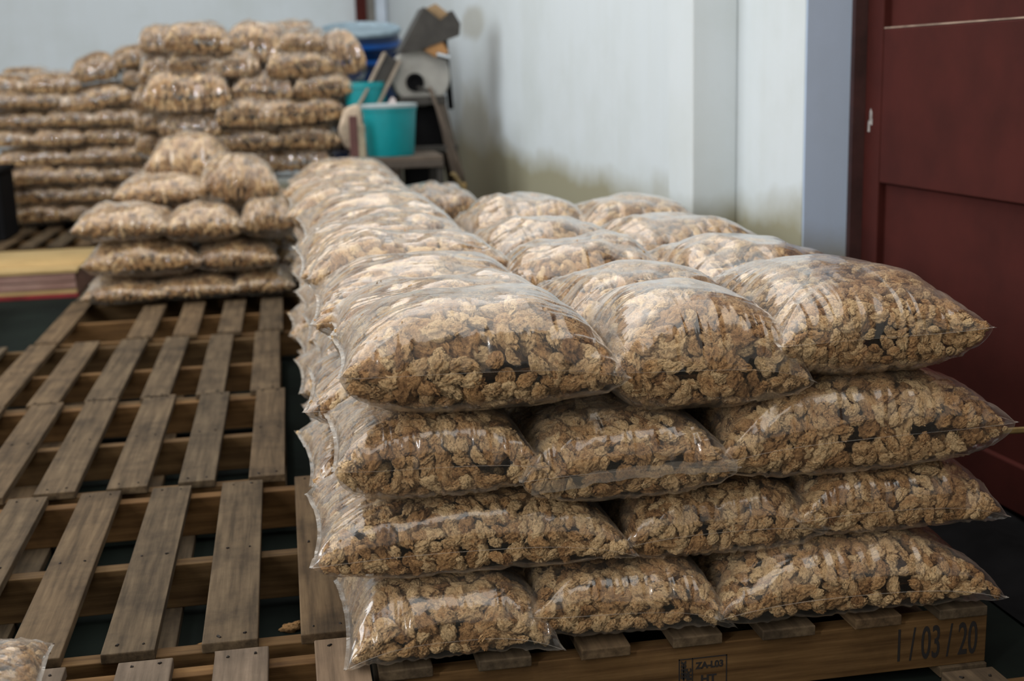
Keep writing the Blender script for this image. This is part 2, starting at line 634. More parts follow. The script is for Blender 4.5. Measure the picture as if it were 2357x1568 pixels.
def film_mesh(name, pl, nt=110, ns=80, wr=0.0035):
    tt, ss = np.meshgrid(cosgrid(nt), cosgrid(ns), indexing='ij')
    Vs, Fs = [], []
    for top in (True, False):
        P = pl.at(tt, ss, top, 0.0025)
        w = pl.W(tt, ss)
        # creases: fanning out of the sealed ends, a few across the long sides
        e = np.clip((np.abs(tt) - 0.25) / 0.7, 0, 1)
        q1 = np.stack([tt * 1.6 + pl.seed, ss * 11 + tt * ss * 5, np.full_like(tt, 1.0 if top else 7.0)], -1).reshape(-1, 3)
        c1 = (1 - 2.4 * np.abs(vnoise(q1, pl.seed + 2))).reshape(tt.shape) * e
        q2 = np.stack([tt * 13 + pl.seed, ss * 1.5, np.full_like(tt, 2.0 if top else 5.0)], -1).reshape(-1, 3)
        c2 = (1 - 2.6 * np.abs(vnoise(q2, pl.seed + 4))).reshape(tt.shape) * np.clip((np.abs(ss) - 0.45) / 0.5, 0, 1) * 0.8
        q3 = np.stack([tt * 5, ss * 4 + pl.seed, np.full_like(tt, 3.0)], -1).reshape(-1, 3)
        c3 = vnoise(q3, pl.seed + 6).reshape(tt.shape) * 0.6
        P[..., 2] += (1 if top else -1) * wr * (c1 + c2 * 0.7 + c3) * np.minimum(1, w * 4)
        P[..., 1] += np.sign(ss) * wr * 0.8 * (c1 * 0.6 + c2) * np.clip((np.abs(ss) - 0.6) / 0.3, 0, 1) * np.minimum(1, w * 6)
        Fs.append(grid_faces(nt, ns, 0 if top else nt * ns, flip=not top))
        Vs.append(P.reshape(-1, 3))
    return mesh_np(name, np.concatenate(Vs), quads=np.concatenate(Fs), mat=M_FILM)


def seal_mesh(name, pl, n=60, wx=0.006, wy=0.0022):
    """the welded strip round the bag"""
    k = np.linspace(-1, 1, n)
    one = np.ones(n)
    loop_t = np.concatenate([k, one, k[::-1], -one])
    loop_s = np.concatenate([-one, k, one, k[::-1]])
    P = pl.at(loop_t, loop_s, True)
    isx = (np.abs(np.abs(loop_t) - 1) < 1e-6)
    isy = (np.abs(np.abs(loop_s) - 1) < 1e-6)
    out = P.copy()
    out[:, 0] += np.where(isx, np.sign(loop_t) * wx, 0)
    out[:, 1] += np.where(isy, np.sign(loop_s) * wy, 0)
    wv = fbm(np.stack([loop_t * 7 + pl.seed, loop_s * 7, np.zeros_like(loop_t)], -1), pl.seed, 2)
    out[:, 2] += 0.003 * wv * isx
    N = len(P)
    i = np.arange(N)
    j = (i + 1) % N
    return mesh_np(name, np.concatenate([P, out]), quads=np.stack([i, j, j + N, i + N], -1), mat=M_SEAL)


def chunk_mesh(name, pl, shapes, rmin, rmax, spacing, seed, face=None, nbottom=-0.55, shade=0.0):
    """the bag's filling: hundreds of separate curled chunks packed against the film"""
    r_ = np.random.default_rng(seed)
    n = 90
    tt, ss = np.meshgrid(np.sin(np.linspace(-1, 1, n) * 1.5), np.sin(np.linspace(-1, 1, n) * 1.545), indexing='ij')
    Ps, Ns, Th = [], [], []
    eps = 1e-4
    wt = np.gradient(tt, axis=0) * np.gradient(ss, axis=1)
    for top in (True, False):
        P = pl.at(tt, ss, top)
        dt = pl.at(tt + eps, ss, top) - P
        ds = pl.at(tt, ss + eps, top) - P
        nn = np.cross(dt, ds)
        ar = np.linalg.norm(nn, axis=-1)
        nn = nn / np.maximum(ar, 1e-12)[..., None] * (1 if top else -1)
        Ps.append(np.concatenate([P.reshape(-1, 3), (ar * wt).reshape(-1, 1), np.full((n * n, 1), float(top)), tt.reshape(-1, 1), ss.reshape(-1, 1)], 1))
        Ns.append(nn.reshape(-1, 3))
        Th.append(pl.thick(tt * (1 - 1.2 * rmin / pl.a), ss * (1 - 1.5 * rmin / pl.b)).ravel())
    A, Nn, Th = np.concatenate(Ps), np.concatenate(Ns), np.concatenate(Th)
    keep = (Th > rmin * 3.4) & (Nn[:, 2] > nbottom)
    if face is not None:
        keep &= np.max(np.stack([Nn @ np.array(f) for f in face]), 0) > 0.02
    A, Nn, Th = A[keep], Nn[keep], Th[keep]
    pr = A[:, 3] / A[:, 3].sum()
    idx = r_.choice(len(A), size=min(9000, len(A) * 2), p=pr)
    cell = {}
    picks = []
    for q in idx:
        P = A[q, :3] + r_.normal(0, 0.001, 3)
        kx = tuple((P // spacing).astype(int))
        ok = True
        for dx in (-1, 0, 1):
            for dy in (-1, 0, 1):
                for dz in (-1, 0, 1):
                    for o in cell.get((kx[0] + dx, kx[1] + dy, kx[2] + dz), ()):
                        if ((o - P) ** 2).sum() < spacing * spacing:
                            ok = False
                            break
                    if not ok:
                        break
                if not ok:
                    break
            if not ok:
                break
        if ok:
            cell.setdefault(kx, []).append(P)
            picks.append((P, Nn[q], Th[q]))
    VV, TT, CC = [], [], []
    base = 0
    for P, nv, th in picks:
        sh, T, dd = shapes[r_.integers(len(shapes))]
        r = min(rmin + (rmax - rmin) * r_.random() ** 1.5, th * 0.30)
        tang = np.cross(nv, r_.normal(size=3))
        tang /= max(np.linalg.norm(tang), 1e-9)
        ax = tang + nv * r_.normal(0, 0.14)
        ax /= np.linalg.norm(ax)
        az = np.cross(ax, np.cross(nv, ax) + r_.normal(0, 0.2, 3))
        az /= max(np.linalg.norm(az), 1e-9)
        ay = np.cross(az, ax)
        R = np.stack([ax, ay, az])
        deep = 0.95 * r_.random() ** 1.8
        fits = False
        for shrink in (1.0, 0.72, 0.5):
            rr = r * shrink
            Q = sh * rr @ R
            Q = Q + P - nv * ((Q @ nv).max() + 0.0005 + rr * deep)
            # a chunk must fit inside the narrowing corners, else a smaller one goes there
            X, Y = Q[::5, 0] / pl.a, Q[::5, 1] / pl.b
            t, u = np.clip(X, -1, 1), np.clip(Y, -1, 1)
            for _ in range(3):
                t, u = np.clip(X / (1 - pl.pin * (1 - u * u) * np.abs(t)), -1, 1), np.clip(Y / (1 - pl.pin * 0.8 * (1 - t * t) * np.abs(u)), -1, 1)
            if max(np.abs(X).max(), np.abs(Y).max()) <= 1 and (Q[::5, 2] - pl.at(t, u, True)[:, 2]).max() < 0.0045 and (pl.at(t, u, False)[:, 2] - Q[::5, 2]).max() < 0.0045:
                fits = True
                break
        if not fits:
            continue
        VV.append(Q)
        TT.append(T + base)
        base += len(sh)
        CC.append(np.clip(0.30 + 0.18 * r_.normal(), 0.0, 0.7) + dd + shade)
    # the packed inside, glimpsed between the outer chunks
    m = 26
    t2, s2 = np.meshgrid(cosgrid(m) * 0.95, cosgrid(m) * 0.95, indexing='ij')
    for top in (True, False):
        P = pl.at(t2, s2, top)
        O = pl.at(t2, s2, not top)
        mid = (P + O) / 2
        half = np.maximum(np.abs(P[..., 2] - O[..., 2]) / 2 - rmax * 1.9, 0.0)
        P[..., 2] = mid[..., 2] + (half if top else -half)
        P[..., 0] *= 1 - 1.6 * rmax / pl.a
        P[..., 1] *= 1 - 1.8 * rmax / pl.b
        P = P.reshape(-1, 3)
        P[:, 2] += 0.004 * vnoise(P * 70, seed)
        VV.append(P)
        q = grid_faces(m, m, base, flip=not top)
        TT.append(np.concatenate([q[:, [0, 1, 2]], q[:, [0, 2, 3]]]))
        CC.append(np.full(m * m, -0.05 + shade))  # lowered tint puts the shade between chunks into the colour
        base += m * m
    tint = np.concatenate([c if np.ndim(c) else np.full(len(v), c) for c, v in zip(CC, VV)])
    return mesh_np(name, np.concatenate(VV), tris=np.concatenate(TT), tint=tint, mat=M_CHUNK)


def bag_from(parts, name, label, loc, rot=(0, 0, 0), scale=(1, 1, 1), group=None):
    root = thing(name, label, 'bag', loc, rot, group)
    root.scale = scale
    film, chunks, seal = parts
    link('plastic_film', film, root)
    link('dried_chunks', chunks, root, kind='stuff')
    if seal is not None:
        link('sealed_edge', seal, root)
    return root


# ------------------------------------------------------------------ front faces of the long stack: twelve bags
# x left, x right, z left tip, z right tip, z bottom, z top, y front, depth, chunk radius range, spacing, label
G_FRONT = 'bags on the front face of the long stack'
FRONT = [
    (0.057, 0.452, 0.165, 0.158, 0.146, 0.286, 2.150, 0.42, 0.0090, 0.0200, 0.0252, 'front bottom-layer bag at the left end of the long stack, above the dark-boarded pallet'),
    (0.398, 0.788, 0.222, 0.160, 0.146, 0.284, 2.165, 0.44, 0.0105, 0.0225, 0.0278, 'front bottom-layer bag in the middle of the long stack, above the boxed stamp'),
    (0.750, 1.338, 0.184, 0.166, 0.146, 0.290, 2.150, 0.42, 0.0080, 0.0175, 0.0226, 'long front bottom-layer bag of the long stack, above the stencilled date'),
    (0.008, 0.607, 0.345, 0.308, 0.288, 0.436, 2.150, 0.42, 0.0085, 0.0185, 0.0230, 'long front bag, second layer up, its left corner jutting over the empty pallets'),
    (0.584, 0.992, 0.320, 0.318, 0.270, 0.412, 2.165, 0.44, 0.0085, 0.0190, 0.0236, 'front bag in the middle of the second layer up on the long stack'),
    (0.930, 1.364, 0.343, 0.314, 0.290, 0.430, 2.155, 0.44, 0.0090, 0.0195, 0.0235, 'front bag at the right end of the second layer up on the long stack'),
    (0.057, 0.432, 0.520, 0.495, 0.438, 0.592, 2.150, 0.40, 0.0085, 0.0185, 0.0230, 'front bag at the left end of the third layer up, under the coarsest bag'),
    (0.390, 0.800, 0.475, 0.466, 0.406, 0.568, 2.140, 0.42, 0.0085, 0.0185, 0.0230, 'front bag in the third layer up with a shiny sealed band across it'),
    (0.762, 1.366, 0.470, 0.508, 0.415, 0.602, 2.150, 0.42, 0.0090, 0.0200, 0.0240, 'long front bag at the right of the third layer, clear corner reaching furthest right'),
    (0.074, 0.592, 0.688, 0.652, 0.592, 0.795, 2.145, 0.38, 0.0105, 0.0225, 0.0275, 'large front bag of the coarsest curled chunks, left end of the top layer'),
    (0.566, 0.954, 0.662, 0.616, 0.556, 0.775, 2.160, 0.42, 0.0095, 0.0200, 0.0252, 'front top-layer bag between the coarsest bag and the finest bag'),
    (0.885, 1.308, 0.690, 0.700, 0.598, 0.792, 2.150, 0.56, 0.0065, 0.0140, 0.0180, 'front top-layer bag of the finest chunks, pointing at the red door'),
]
for k, (xl, xr, zl, zr, zb, zt, y0, dp, r0, r1, spc, lab) in enumerate(FRONT):
    zb -= 0.004 if k >= 3 else 0.0
    y0 -= 0.045 if k < 3 else 0.0
    zt += 0.004
    H = zt - zb
    pl = Pillow((xr - xl) / 2, dp / 2, H, zl - zb, zr - zb, seed=11 + 7 * k, p=3.0, q1=0.66, ps=2.6 if k >= 9 else 3.2, q2=0.42 if k >= 9 else 0.34, lump=0.006)
    top = k >= 9
    ch = chunk_mesh('dried_chunks', pl, CH4, r0, r1, spc, 40 + k, face=((0, -1, 0), (-0.8, -0.5, 0.2), (0, -.3, 1)) if top else ((0, -1, 0), (-0.9, -0.4, 0.1)), nbottom=-0.985)
    fm = film_mesh('plastic_film', pl, 140, 100, 0.0032)
    root = bag_from((fm, ch, seal_mesh('sealed_edge', pl)), 'chunk_bag', lab, ((xl + xr) / 2, y0 + dp / 2, zb), group=G_FRONT)
    if k == 7:
        # folded sealed band lying across the front of this bag
        n = 50
        tq = np.linspace(-0.93, 0.97, n)
        Pf = pl.at(tq, np.full(n, -1.0), True)
        wv = fbm(np.stack([tq * 9, tq * 0, tq * 0 + 3], -1), 5, 2)
        rows_ = []
        for hh, out_ in ((-0.004, -0.003), (0.008, -0.007), (0.021, -0.008)):
            R_ = Pf.copy()
            R_[:, 1] += out_ - 0.006 + 0.003 * wv
            R_[:, 2] += hh - 0.022 + 0.010 * (tq + 1) + 0.002 * wv
            rows_.append(R_)
        Vb = np.concatenate(rows_)
        qs = np.concatenate([grid_faces(3, n)])
        link('seal_band', mesh_np('seal_band', Vb, quads=qs, mat=M_BAND), root, label='milky sealed band')

# ------------------------------------------------------------------ shared bag shapes
def variant(sub, k, r0, r1, spc, nt, ns, q2=0.5, ps=2.3, shapes=None, H=0.17, lump=0.010, p=2.9, q1=0.70):
    pl = Pillow(0.25, 0.20, H, seed=500 + 31 * k, q2=q2, lump=lump, p=p + 0.3 * (k % 2), q1=q1, ps=ps)
    ch = chunk_mesh('dried_chunks', pl, shapes, r0, r1, spc, 900 + k, nbottom=-0.5)
    return film_mesh('plastic_film', pl, nt, ns, 0.0045), ch, seal_mesh('sealed_edge', pl, 40)


MID = [variant(2, k, 0.009, 0.020, 0.0230, 100, 76, shapes=CH3) for k in range(4)]
FAR = [variant(1, 10 + k, 0.008, 0.018, 0.0205, 56, 44, q2=0.36, ps=3.4, shapes=CH1, lump=0.012, p=3.8, q1=0.50) for k in range(4)]


def put(kind, k, xc, yc, zb, w, d, h, label, group, rz=0.0, rx=0.0, ry=0.0):
    return bag_from(kind[k % len(kind)], 'chunk_bag', label, (xc, yc, zb), (rx, ry, rz), (w / 0.5, d / 0.4, h / 0.17), group)


ORD = ['second', 'third', 'fourth', 'fifth', 'sixth', 'seventh', 'eighth', 'ninth', 'tenth', 'eleventh', 'twelfth']
# left-hand column behind the front face, three lower layers seen end-on from the floor pallets
zs = [0.146, 0.290, 0.438]
nm = ['bottom layer', 'second layer up', 'third layer up']
for L in range(3):
    for k in range(9):
        y = 2.78 + 0.405 * k + rng.uniform(-0.02, 0.02)
        put(MID, k + L, 0.275 + rng.uniform(-0.025, 0.02) + (-0.012 if L == 1 else 0), y, zs[L] + rng.uniform(0, 0.006), 0.48 + rng.uniform(-.02, .03), 0.43, 0.158,
            'bag on the left flank of the long stack, %s, %s from the front' % (nm[L], ORD[k]), 'bags along the left flank of the long stack',
            rz=math.pi * (k % 2) + rng.uniform(-0.06, 0.06), ry=rng.uniform(-.03, .03))
TOPL = [(2.68, .170), (2.99, .168), (3.31, .198), (3.64, .196), (3.99, .195), (4.37, .195), (4.78, .200), (5.20, .195), (5.62, .200), (6.05, .21)]
for k, (y, h) in enumerate(TOPL):
    put(MID, k + 1, 0.315 + rng.uniform(-0.02, 0.02) - 0.004 * k, y, 0.600, 0.52 + rng.uniform(-.02, .03), 0.41, h,
        'crosswise bag in the left row of the top layer, %s from the front' % ORD[k], 'left row of the top layer',
        rz=math.pi * (k % 2) + rng.uniform(-0.05, 0.05), rx=-0.10 + rng.uniform(-.04, .04))
TOPM = [(0.745, 2.66, .185, .46), (0.735, 3.13, .190, .46), (0.74, 3.62, .185, .47), (0.79, 4.17, .200, .52)]
for k, (x, y, h, d) in enumerate(TOPM):
    put(MID, k + 2, x, y, 0.590, 0.44, d, h, 'bag in the middle row of the top layer, %s from the front' % ORD[k], 'middle row of the top layer',
        rz=math.pi * (k % 2) + rng.uniform(-0.08, 0.08), rx=rng.uniform(-.04, .04), ry=rng.uniform(-.04, .04))
TOPR = [(1.09, 2.90, .195, .60), (1.08, 3.48, .190, .54), (1.12, 4.02, .195, .52)]
for k, (x, y, h, d) in enumerate(TOPR):
    put(MID, k, x, y, 0.592, 0.46, d, h, 'bag in the wall-side row of the top layer, %s from the front' % ORD[k], 'right row of the top layer',
        rz=math.pi * (k % 2) + rng.uniform(-0.08, 0.08), rx=rng.uniform(-.04, .04), ry=0.05)

# ------------------------------------------------------------------ smaller heap across the slatted pallets
G_MID = 'bags in the low heap beyond the slatted pallets'
HEAP = [
    (-0.78, 6.38, 0.146, 0.38, 0.130, 0.0, 0.0, 'bottom left bag of the low heap, its loose corner draped on the pallet slats'),
    (-0.44, 6.40, 0.146, 0.41, 0.135, 0.0, 0.0, 'bottom middle bag of the low heap, plump and pointed to the right'),
    (-0.13, 6.40, 0.146, 0.30, 0.140, 0.0, 0.0, 'bottom right bag of the low heap, half behind the long stack'),
    (-0.68, 6.40, 0.268, 0.53, 0.195, 0.0, 0.0, 'widest bag of the low heap, left in its second layer'),
    (-0.25, 6.40, 0.272, 0.39, 0.165, 0.0, 0.0, 'right-hand bag in the second layer of the low heap'),
    (-0.76, 6.40, 0.440, 0.42, 0.185, 0.0, 0.0, 'third-layer bag of the low heap with a clear corner sticking out to the left'),
    (-0.39, 6.40, 0.425, 0.37, 0.185, 0.0, 0.0, 'middle bag in the third layer of the low heap, under the tall top bag'),
    (-0.08, 6.42, 0.425, 0.27, 0.205, 0.0, 0.0, 'third-layer bag of the low heap wedged against the long stack'),
    (-0.22, 6.60, 0.550, 0.38, 0.275, 0.0, 0.0, 'tall rounded bag on top of the low heap, beside the long stack'),
    (-0.61, 6.82, 0.560, 0.45, 0.170, 0.0, 0.0, 'pale-topped bag lying along the back left of the low heap'),
    (-0.49, 7.24, 0.610, 0.44, 0.300, 0.0, 0.0, 'humped bag at the back of the low heap, against the tall pile'),
]
for k, (x, y, zb, w, h, rz, ry, lab) in enumerate(HEAP):
    put(MID, k, x, y, zb, w * 1.06, 0.48 if k < 9 else 0.46, h, lab, G_MID, rz=math.pi * (k % 2) + rng.uniform(-.06, .06), ry=ry)

# ------------------------------------------------------------------ tall pile by the drum
G_TALL = 'bags in the tall pile by the blue drum'
TALL = [
    (-0.44, 7.90, 1.345, 0.39, 0.170, 'dark plump bag crowning the left of the tall pile'),
    (-0.09, 7.95, 1.255, 0.36, 0.245, 'rounded pale-topped bag on the crest of the tall pile, right of the dark plump one'),
    (0.18, 7.90, 1.350, 0.26, 0.120, 'small bag with a pale rim near the crest of the tall pile'),
    (0.40, 7.90, 1.160, 0.33, 0.265, 'large leaning bag at the right edge of the tall pile, touching the blue drum'),
    (0.14, 7.86, 1.185, 0.39, 0.160, 'wide bag just below the small pale-rimmed bag in the tall pile'),
    (-0.21, 7.90, 1.180, 0.29, 0.170, 'shadowed bag tucked under the crest of the tall pile'),
    (-0.50, 7.84, 0.995, 0.49, 0.255, 'biggest bag on the left face of the tall pile'),
    (-0.07, 7.88, 1.050, 0.35, 0.175, 'shiny crinkled bag in the middle of the tall pile'),
    (0.28, 7.86, 1.075, 0.35, 0.150, 'pale-seamed bag at the right of the tall pile, above the hidden teal bucket'),
    (-0.18, 7.84, 0.910, 0.37, 0.180, 'bag with a bright left end, fourth level down in the tall pile'),
    (0.13, 7.84, 0.905, 0.50, 0.175, 'long bag at the right of the tall pile, level with the plank'),
    (-0.50, 7.88, 0.842, 0.36, 0.165, 'bag directly under the biggest bag of the tall pile'),
    (-0.17, 7.88, 0.785, 0.39, 0.140, 'flattened bag under the bright-ended one in the tall pile'),
    (0.16, 7.88, 0.765, 0.37, 0.155, 'bag under the long right-hand bag of the tall pile'),
    (-0.20, 7.92, 0.650, 0.38, 0.150, 'greyish bag low in the tall pile behind the humped bag'),
    (0.11, 7.92, 0.625, 0.41, 0.155, 'lowest visible bag of the tall pile, just above the end of the long stack'),
    (-0.47, 7.92, 1.230, 0.31, 0.130, 'flat bag squeezed under the dark plump crown of the tall pile'),
    (-0.67, 8.30, 1.335, 0.22, 0.180, 'bag standing behind the dark plump crown of the tall pile'),
    (0.12, 8.32, 1.420, 0.29, 0.120, 'highest bag at the back of the tall pile'),
    (-0.70, 8.30, 1.160, 0.24, 0.190, 'upper bag on the left corner of the tall pile'),
    (-0.72, 8.30, 1.005, 0.26, 0.170, 'second bag down on the left corner of the tall pile'),
    (-0.74, 8.30, 0.870, 0.26, 0.150, 'third bag down on the left corner of the tall pile'),
    (-0.76, 8.30, 0.740, 0.27, 0.145, 'fourth bag down on the left corner of the tall pile'),
]
for k, (x, y, zb, w, h, lab) in enumerate(TALL):
    put(FAR, k, x, y, zb - 0.022, w * 1.02, 0.42, h * 1.08 + 0.026, lab, G_TALL, rz=math.pi * (k % 2) + rng.uniform(-.15, .15), ry=rng.uniform(-.07, .07) - (0.25 if k == 3 else 0) * -1, rx=rng.uniform(-.06, .1))

# ------------------------------------------------------------------ far stack on the left
G_LEFT = 'bags in the far left stack'
rows = [
    (0.160, [(-1.80, .45), (-1.44, .40), (-1.12, .36)]),
    (0.300, [(-1.78, .55), (-1.40, .36), (-1.10, .33)]),
    (0.440, [(-1.84, .43), (-1.49, .38), (-1.14, .43)]),
    (0.580, [(-1.80, .56), (-1.39, .37), (-1.08, .37)]),
    (0.722, [(-1.97, .44), (-1.60, .38), (-1.23, .50)]),
    (0.860, [(-1.89, .52), (-1.49, .40), (-1.16, .38)]),
    (0.998, [(-2.00, .36), (-1.69, .42)]),
]
LV = ['bottom', 'second', 'third', 'fourth', 'fifth', 'sixth', 'seventh']
PV = ['left-hand bag', 'middle bag', 'right-hand bag']
kk = 0
for L, (zb, cols) in enumerate(rows):
    for i, (x, w) in enumerate(cols):
        kk += 1
        put(FAR, kk, x, 10.1 + rng.uniform(-.03, .03), zb, w * 0.99, 0.46, 0.166, '%s in the %s layer from the floor of the far left stack' % (PV[i], LV[L]), G_LEFT,
            rz=math.pi * (kk % 2) + rng.uniform(-.06, .06), ry=rng.uniform(-.04, .04))
for k, (x, y, zb, w, h, ry, lab) in enumerate([
    (-1.29, 10.08, 1.005, 0.50, 0.185, -0.16, 'tilted bag sloping up to the right near the top of the far left stack'),
    (-1.97, 10.12, 1.130, 0.40, 0.150, 0.0, 'bag at the upper left edge of the far left stack, cut by the photo edge'),
    (-1.60, 10.10, 1.125, 0.38, 0.170, 0.0, 'bag beside the round one on top of the far left stack'),
    (-1.30, 10.10, 1.195, 0.32, 0.215, -0.12, 'round bag perched alone on top of the far left stack'),
    (-1.86, 10.40, 1.195, 0.34, 0.140, 0.0, 'pale bag behind the upper left edge of the far left stack'),
    (-1.02, 10.10, 1.300, 0.27, 0.170, -0.2, 'bag leaning against the tall pile at the top right of the far left stack'),
    (-1.00, 10.10, 1.165, 0.22, 0.145, 0.0, 'small bag below the leaning one at the top right of the far left stack'),
    (-0.98, 10.10, 1.010, 0.28, 0.150, 0.0, 'bag in the gap between far left stack and tall pile'),
    (-0.98, 10.10, 0.865, 0.26, 0.150, 0.0, 'bag beneath the gap bag between far left stack and tall pile'),
]):
    put(FAR, k, x, y, zb - 0.03, w * 1.06, 0.46, h + 0.03, lab, G_LEFT, rz=math.pi * (k % 2) + rng.uniform(-.08, .08), ry=ry * (1 if k % 2 == 0 else -1))

# second ranks, glimpsed in the dark gaps between the visible bags
for x, y, z0, nlay, w, lab, grp in (
    (-1.72, 10.62, 0.16, 7, 0.75, 'bag in the second rank of the far left stack, glimpsed through gaps', 'second rank of the far left stack'),
    (-1.12, 10.62, 0.16, 7, 0.52, 'bag in the second rank of the far left stack, glimpsed through gaps', 'second rank of the far left stack'),
    (-0.27, 8.36, 0.70, 4, 0.50, 'bag in the second rank of the tall pile, glimpsed through gaps', 'second rank of the tall pile'),
    (0.24, 8.36, 0.70, 4, 0.46, 'bag in the second rank of the tall pile, glimpsed through gaps', 'second rank of the tall pile'),
    (-0.62, 6.89, 0.155, 3, 0.52, 'bag in the second rank of the low heap, glimpsed through gaps', 'second rank of the low heap'),
    (-0.16, 6.89, 0.155, 3, 0.46, 'bag in the second rank of the low heap, glimpsed through gaps', 'second rank of the low heap'),
    (0.73, 2.80, 0.155, 3, 0.46, 'bag in the second rank inside the long stack, glimpsed through gaps', 'second rank inside the long stack'),
    (1.10, 2.80, 0.155, 3, 0.42, 'bag in the second rank inside the long stack, glimpsed through gaps', 'second rank inside the long stack'),
):
    for q in range(nlay):
        put(FAR, q, x + 0.03 * (-1) ** q, y, z0 + 0.145 * q, w, 0.46, 0.165, lab, grp, rz=math.pi * (q % 2))
put(FAR, 2, 0.63, 5.45, 0.50, 0.36, 0.50, 0.225, 'brown bag slumped behind the long stack in front of the dark machine base', 'loose bags', rz=0.1)
put(MID, 1, -0.665, 2.0, 0.160, 0.46, 0.40, 0.13, 'bag corner poking in at the bottom left edge of the photo', 'loose bags', rz=0.12)

# ------------------------------------------------------------------ pallets
def pallet(name, label, x0, y0, seed, slat_w=None, group='pallets', wood=None, skip=(), L=1.0, width=1.2, n=7, z0=0.0, nails=True, wx=None, parts_low=True, jitter=0.006, only=None):
    """seven deck boards over three stringers, bottom boards on the floor"""
    r_ = random.Random(seed)
    wood = wood or M_WOOD
    root = thing(name, label, 'pallet', (x0, y0, z0), group=group)
    pitch = (width - 0.10) / (n - 1)
    for i in range(n):
        if i in skip:
            continue
        if only is not None and i not in only:
            continue
        w = 0.100 + r_.uniform(-0.006, 0.008)
        b = BM()
        ya, yb = r_.uniform(-0.008, 0.006), L + r_.uniform(-0.006, 0.008)
        xc = pitch * i + 0.05 + r_.uniform(-jitter, jitter)
        sk = r_.uniform(-0.006, 0.006)
        M = Matrix.Translation((xc, L / 2, 0.136)) @ Matrix.Rotation(sk, 4, 'Z')
        b.box(-w / 2, w / 2, ya - L / 2, yb - L / 2, -0.0105, 0.0105, 0.0025)
        b.bm.verts.ensure_lookup_table()
        for v in b.bm.verts:
            # worn, chipped board edges
            q = (v.co.x * 31 + v.co.y * 17 + seed) % 1.0
            v.co.x += (q - 0.5) * 0.002
        deck = set(b.bm.faces)
        if nails:
            for yy in (0.028, L / 2, L - 0.028):
                for dx in (-0.024, 0.026):
                    b.tube((dx + r_.uniform(-.006, .006), yy - L / 2 + r_.uniform(-.008, .008), 0.0100), (dx, yy - L / 2, 0.0112), 0.0028, 8)
            for f in b.bm.faces:
                if f not in deck:
                    f.material_index = 1
        o = b.build('slat', wood, root)
        o.data.materials.append(M_NAIL)
        o.matrix_local = M
    for yy in (0.028, L / 2, L - 0.028):
        b = BM()
        b.box(0.0, width, yy - 0.020, yy + 0.020, 0.0225, 0.1255, 0.002)
        b.build('stringer', wx or M_WOODX, root)
    for i in range(0, n, 2) if parts_low else ():
        b = BM()
        xc = 0.05 + pitch * i
        b.box(xc - 0.05, xc + 0.05, 0.0, L, 0.001, 0.0225, 0.002)
        b.build('bottom_board', wood, root)
    return root


G_P = 'slatted pallets laid over the floor'
pallet('wooden_pallet', 'nearest whole empty slatted pallet, left of the long stack, nail heads showing', -1.12, 2.315, 1, group=G_P)
pallet('wooden_pallet', 'second empty slatted pallet back, left of the long stack', -1.245, 3.345, 2, group=G_P)
pallet('wooden_pallet', 'third empty slatted pallet back, chipped slat at its left edge', -1.255, 4.33, 3, group=G_P, L=1.05)
pallet('wooden_pallet', 'fourth slatted pallet back with a missing slat, half under the low heap', -1.053, 5.42, 4, group=G_P, skip=(1,))
pallet('wooden_pallet', 'slatted pallet wholly under the back of the low heap', -1.05, 6.45, 5, group=G_P, nails=False)
pallet('wooden_pallet', 'dark-boarded pallet at the bottom edge of the photo, in front of the pale slats', -1.10, 1.275, 6, group=G_P, wood=M_WOODDARK)
G_S = 'pallets under the long stack'
stamped = pallet('wooden_pallet', 'front pallet under the long stack, stencilled date and boxed stamp on its stringer', 0.117, 2.125, 7, group=G_S, nails=False)
for k, y in enumerate((3.15, 4.18, 5.21)):
    pallet('wooden_pallet', 'pallet under the long stack, %s from the front' % ORD[k], 0.125, y, 8 + k, group=G_S, nails=False)
pallet('wooden_pallet', 'pale pallet corner at the bottom right edge of the photo', 1.075, 0.885, 14, group='loose pallets')
pallet('wooden_pallet', 'grey slatted pallet under the far left stack', -2.30, 8.78, 15, group='loose pallets', nails=False)
pallet('wooden_pallet', 'second grey pallet at the back under the far left stack', -2.30, 9.80, 16, group='loose pallets', nails=False)
pallet('wooden_pallet', 'pallet under the tall pile by the blue drum', -0.82, 7.60, 17, group='loose pallets', nails=False)

# pallet with crosswise yellow boards and pinkish front, red painted foot
pk = thing('wooden_pallet', 'pallet with pale yellow crosswise boards and a red-painted foot, left of the low heap', 'pallet', (-2.40, 7.48, 0.0), group='loose pallets')
for i, (ya, yb) in enumerate(((0.0, 0.14), (0.19, 0.42), (0.44, 0.66), (0.68, 0.95))):
    b = BM()
    b.box(0, 1.215, ya, yb, 0.142, 0.164, 0.003)
    b.build('slat', M_PALE, pk)
for i, (za, zb_, mt) in enumerate(((0.094, 0.139, M_PINK), (0.048, 0.091, M_PINK), (0.022, 0.045, M_PALE))):
    b = BM()
    b.box(0, 1.20, 0.005 + 0.004 * i, 0.05, za, zb_, 0.003)
    b.build('front_board', mt, pk)
b = BM()
b.box(0, 1.205, 0.0, 0.06, 0.0, 0.020, 0.002)
b.build('foot_board', M_RED, pk, label='red painted foot board')
for xx in (0.0, 0.55, 1.10):
    b = BM()
    b.box(xx, xx + 0.1, 0.06, 0.95, 0.0, 0.141, 0.003)
    b.build('stringer', M_PINK, pk)
pallet('wooden_pallet', 'pallet with its slat ends just in view at the left edge, before the yellow-boarded one', -2.78, 6.1, 19, group='loose pallets', nails=False)


